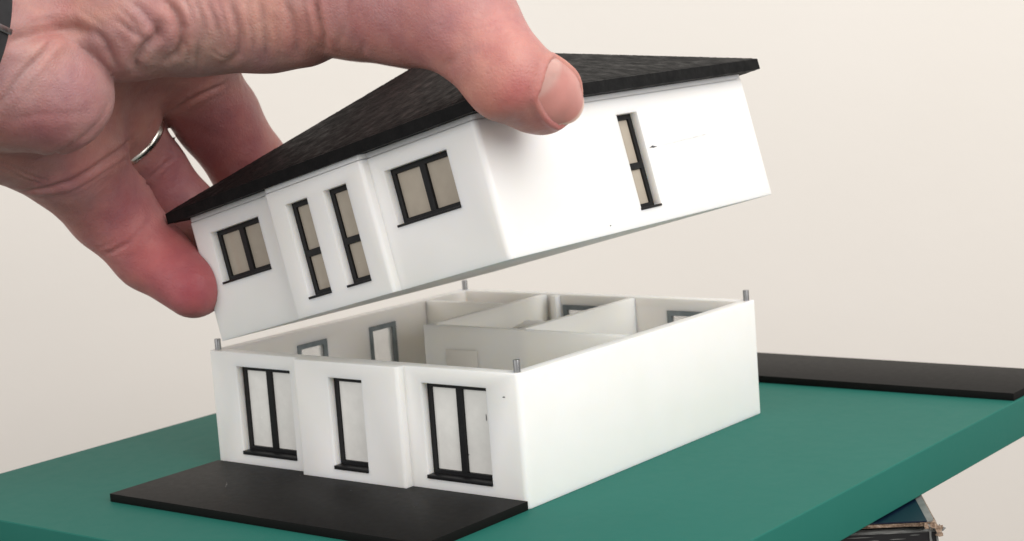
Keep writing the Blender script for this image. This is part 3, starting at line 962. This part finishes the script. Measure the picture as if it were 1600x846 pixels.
def skin_material():
    m = M["skin"] = material("skin", (0.55, 0.34, 0.28), 0.5, 0.38, 0.4, (1.0, 0.38, 0.24), 0.0038)
    t = NT(m)
    at = t.n.new("ShaderNodeAttribute")
    at.attribute_name = "tint"
    mott = t.ramp(t.noise(120, 5, 0.6), [(0.3, (0.90, 0.78, 0.82)), (0.7, (1.10, 1.14, 1.10))])
    veins = t.ramp(t.noise(38, 4, 0.6, dist=0.6), [(0.35, (0.86, 0.90, 1.0)), (0.65, (1.10, 1.02, 0.98))])
    c1 = t.mix(1.0, at.outputs["Color"], mott, "MULTIPLY")
    t.link(t.mix(1.0, c1, veins, "MULTIPLY"), t.b.inputs["Base Color"])
    v = t.n.new("ShaderNodeTexVoronoi")
    v.feature = "DISTANCE_TO_EDGE"
    v.inputs["Scale"].default_value = 1150
    t.link(t.co, v.inputs["Vector"])
    wob = t.n.new("ShaderNodeVectorMath")
    wob.operation = "MULTIPLY_ADD"
    nz = t.n.new("ShaderNodeTexNoise")
    nz.inputs["Scale"].default_value = 260
    t.link(t.co, nz.inputs["Vector"])
    t.link(nz.outputs["Color"], wob.inputs[0])
    wob.inputs[1].default_value = (0.0022, 0.0022, 0.0022)
    t.link(t.co, wob.inputs[2])
    t.link(wob.outputs[0], v.inputs["Vector"])
    nb = t.bump(v.outputs["Distance"], 0.40, 0.28)
    nb = t.bump(t.noise(360, 6, 0.7), 0.42, 0.40, nb)
    nb = t.bump(t.noise(150, 4, 0.6, dist=1.0), 0.28, 0.8, nb)
    t.bump(t.noise(1600, 3, 0.6), 0.25, 0.12, nb)
    t.link(t.ramp(t.noise(500, 4, 0.6), [(0.3, g(0.38)), (0.7, g(0.60))]), t.b.inputs["Roughness"])
    m = M["nail"] = material("nail", (0.62, 0.40, 0.34), 0.3, 0.5, 0.2, (1.0, 0.4, 0.3), 0.0015)
    t = NT(m)
    at = t.n.new("ShaderNodeAttribute")
    at.attribute_name = "tint"
    t.link(t.mix(1.0, at.outputs["Color"], t.ramp(t.noise(200, 3), [(0.3, g(0.93)), (0.7, g(1.05))]), "MULTIPLY"), t.b.inputs["Base Color"])
    t.bump(t.noise(700, 2), 0.06, 0.1)


def set_tint(me, rgb):
    a = me.color_attributes.new("tint", "FLOAT_COLOR", "POINT")
    a.data.foreach_set("color", np.concatenate([rgb, np.ones((len(rgb), 1))], 1).astype(np.float32).ravel())


def build_hand():
    skin_material()
    allp = np.array([p_ for ch in HAND["palm"] for p_ in ch] + [p_ for nm, _ in HAND["fingers"] for p_ in HAND[nm]])
    lo = (allp[:, :3] - allp[:, 3:]).min(0) - 3
    hi = (allp[:, :3] + allp[:, 3:]).max(0) + 3
    V, F = surface_nets(hand_sdf, lo, hi, 0.62)
    n = grad(V)
    disp = np.zeros(len(V))
    # soft unevenness of flesh
    disp += 0.15 * fractal(V, 0.24, 1) + 0.07 * fractal(V, 0.75, 2)
    warp = np.stack([fractal(V, 0.35, 11 + k) for k in range(3)], 1) * 0.55
    for line, depth, width in CREASES:
        L = np.array(line)
        box_ = np.all((V > L.min(0) - 5 * width - 2) & (V < L.max(0) + 5 * width + 2), axis=1)
        if not box_.any():
            continue
        d, par = dist_polyline(V[box_] + warp[box_], L)
        fade = np.clip(np.minimum(par, 1 - par) * 5 + 0.25, 0, 1)
        disp[box_] += fade * 0.78 * depth * (-np.exp(-(d / (0.62 * width)) ** 2) + 0.42 * np.exp(-((d - 1.75 * width) / (0.95 * width)) ** 2))
    # fold of skin round the nail
    s = np.linspace(-1, 1, 31)
    u0, u1 = nail_bounds(s)
    sl = np.concatenate([np.full(14, -1.0), s, np.full(14, 1.0)])
    ul = np.concatenate([np.linspace(u1[0], u0[0], 14), u0, np.linspace(u0[-1], u1[-1], 14)])
    o_, dd, tt = nail_ray(ul, sl * nail_half(ul))
    line = o_ + tt[:, None] * dd
    d, par = dist_polyline(V, line)
    nc = np.array(NAIL_AT)
    rel = V - nc
    uu = rel @ np.array(NAIL_AXIS)
    e2 = np.cross(NAIL_AXIS, NAIL_UP)
    ph = np.arctan2(rel @ e2, rel @ np.array(NAIL_UP))
    sv = ph / nail_half(uu)
    b0, b1 = nail_bounds(np.clip(sv, -1, 1))
    inside = (np.abs(sv) < 1) & (uu > b0) & (uu < b1) & (np.linalg.norm(rel, axis=1) < 16)
    near_nail = np.linalg.norm(rel, axis=1) < 16
    disp += np.where(near_nail & ~inside, 0.62 * np.exp(-((d - 0.75) / 0.75) ** 2), 0)
    disp += np.where(inside, -0.35 * np.clip(d / 0.5, 0, 1), 0)
    V2 = V + n * disp[:, None]
    me = bpy.data.meshes.new("hand")
    me.from_pydata((V2 * S).tolist(), [], F.tolist())
    me.update()
    for p_ in me.polygons:
        p_.use_smooth = True
    rgb = np.tile(np.array(SKIN_BASE), (len(V), 1))
    for pos, rad, colr in TINTS:
        w_ = np.exp(-(np.linalg.norm(V - np.array(pos), axis=1) / rad) ** 2)[:, None] * 0.9
        rgb = rgb * (1 - w_) + np.array(colr) * w_
    set_tint(me, rgb)
    hand = link("hand", me, "skin")
    tag(hand, "bare hand gripping the black roofed upper floor from the upper left", "hand")

    # thumb nail
    nu, ns = 26, 27
    s = np.linspace(-1, 1, ns)
    u0, u1 = nail_bounds(s)
    U_ = np.stack([u0 + (u1 - u0) * k / (nu - 1) for k in range(nu)])          # nu x ns
    Sg = np.tile(s, (nu, 1))
    o_, dd, tt = nail_ray(U_.ravel(), Sg.ravel() * nail_half(U_.ravel()))
    us = U_.ravel()
    rise = np.maximum(tt + 0.06, 7.85 - 0.034 * np.maximum(us, 0) ** 2 - 0.5 * np.abs(Sg.ravel()) ** 4)
    k_ = np.repeat(np.arange(nu), ns) / (nu - 1)
    rise = np.where(k_ < 0.15, tt + 0.12 * k_ / 0.15 + (rise - tt - .12) * (k_ / .15), rise)
    top = o_ + rise[:, None] * dd
    bot = o_ + (rise - 0.55)[:, None] * dd
    vv = np.concatenate([top, bot])
    nn = nu * ns
    fs = []
    for i in range(nu - 1):
        for j in range(ns - 1):
            a = i * ns + j
            fs.append((a, a + 1, a + ns + 1, a + ns))
            fs.append((nn + a, nn + a + ns, nn + a + ns + 1, nn + a + 1))
    for i in range(nu - 1):
        for j in (0, ns - 1):
            a = i * ns + j
            fs.append((a, a + ns, nn + a + ns, nn + a))
    for j in range(ns - 1):
        for i in (0, nu - 1):
            a = i * ns + j
            fs.append((a, a + 1, nn + a + 1, nn + a))
    me = bpy.data.meshes.new("thumb_nail")
    me.from_pydata((vv * S).tolist(), [], fs)
    bm_ = bmesh.new()
    bm_.from_mesh(me)
    bmesh.ops.recalc_face_normals(bm_, faces=bm_.faces)
    bm_.to_mesh(me)
    bm_.free()
    for p_ in me.polygons:
        p_.use_smooth = True
    me.set_sharp_from_angle(angle=math.radians(50))
    base = np.array((0.55, 0.245, 0.215))
    lun = np.array((0.58, 0.34, 0.30))
    edge = np.array((0.80, 0.63, 0.53))
    ss = Sg.ravel()
    wl = (np.clip((0.30 - 0.20 * ss ** 2 - k_) / 0.10, 0, 1))[:, None]
    we = np.clip((k_ - 0.93) / 0.05, 0, 1)[:, None]
    rgbn = base * (1 - wl) + lun * wl
    rgbn = rgbn * (1 - we) + edge * we
    set_tint(me, np.concatenate([rgbn, rgbn]))
    link("thumb_nail", me, "nail", hand)

    # ring
    R0_, R1_ = np.array(HAND["ring"][0][:3]), np.array(HAND["ring"][1][:3])
    a = (R1_ - R0_) / np.linalg.norm(R1_ - R0_)
    ctr = R0_ + (R1_ - R0_) * RING_T
    e1 = np.cross(a, (0, 0, 1.0))
    e1 /= np.linalg.norm(e1)
    e2 = np.cross(a, e1)
    K = 96
    ph = np.arange(K) / K * 2 * math.pi
    d = np.cos(ph)[:, None] * e1 + np.sin(ph)[:, None] * e2
    t = np.full(K, 6.0)
    only = lambda p_: chain_sdf(p_, HAND["ring"], 2.5)
    for _ in range(40):
        t = t - 0.8 * only(ctr + t[:, None] * d)
    prof = [(-0.95, -0.35), (-0.95, 0.2), (-0.7, 0.45), (0, 0.58), (0.7, 0.45), (0.95, 0.2), (0.95, -0.35)]
    vv, fs = [], []
    for k in range(K):
        for (x, y) in prof:
            vv.append(((ctr + d[k] * (t[k] + 0.25 + y) + a * x) * S).tolist())
    m_ = len(prof)
    for k in range(K):
        for j in range(m_):
            fs.append((k * m_ + j, k * m_ + (j + 1) % m_, ((k + 1) % K) * m_ + (j + 1) % m_, ((k + 1) % K) * m_ + j))
    me = bpy.data.meshes.new("finger_ring")
    me.from_pydata(vv, [], fs)
    for p_ in me.polygons:
        p_.use_smooth = True
    me.set_sharp_from_angle(angle=math.radians(40))
    tag(link("finger_ring", me, "silver"), "plain silver ring worn on the ring finger", "ring")

    # dark strap round the wrist
    P0, P1 = np.array(HAND["palm"][0][0][:3]), np.array(HAND["palm"][0][1][:3])
    a = np.array(STRAP_AXIS)
    ctr = np.array(STRAP_AT)
    e1 = np.cross(a, (0, 0, 1.0))
    e1 /= np.linalg.norm(e1)
    e2 = np.cross(a, e1)
    d = np.cos(ph)[:, None] * e1 + np.sin(ph)[:, None] * e2
    t = np.full(K, 10.0)
    for _ in range(60):
        t = np.clip(t - 0.6 * -(-hand_sdf(ctr + t[:, None] * d)), 5, 45)
    t = np.minimum(t, np.median(t) * 1.25)
    root = empty("wrist_strap", Matrix.Translation(Vector(ctr) * S))
    tag(root, "dark strap with metal buckle round the wrist at the photo's left edge", "strap")
    prof = [(-20, -0.8), (-20, 2.2), (-9, 2.8), (0, 2.2), (0.4, 1.4), (0, -0.8)]
    vv, fs = [], []
    m_ = len(prof)
    for k in range(K):
        for (x, y) in prof:
            vv.append(((d[k] * (t[k] + y) + a * x) * S).tolist())
    for k in range(K):
        for j in range(m_):
            fs.append((k * m_ + j, k * m_ + (j + 1) % m_, ((k + 1) % K) * m_ + (j + 1) % m_, ((k + 1) % K) * m_ + j))
    me = bpy.data.meshes.new("band")
    me.from_pydata(vv, [], fs)
    for p_ in me.polygons:
        p_.use_smooth = True
    me.set_sharp_from_angle(angle=math.radians(45))
    link("band", me, "cuff", root)
    k = int(np.argmin(np.linalg.norm(ctr + d * (t[:, None] + 2) - np.array(BUCKLE_NEAR), axis=1)))
    tn = np.cross(a, d[k])
    fb = lambda x, y, z: tuple(d[k] * (t[k] + z) + a * x + tn * y)
    box_obj("buckle", "steel", root, (-6.0, 0.3, -0.7, 0.7, 1.2, 2.9), f=fb, bev=0.3)
    return hand, (ctr, a, d, t, root)


HANDOBJ, STRAP = build_hand()
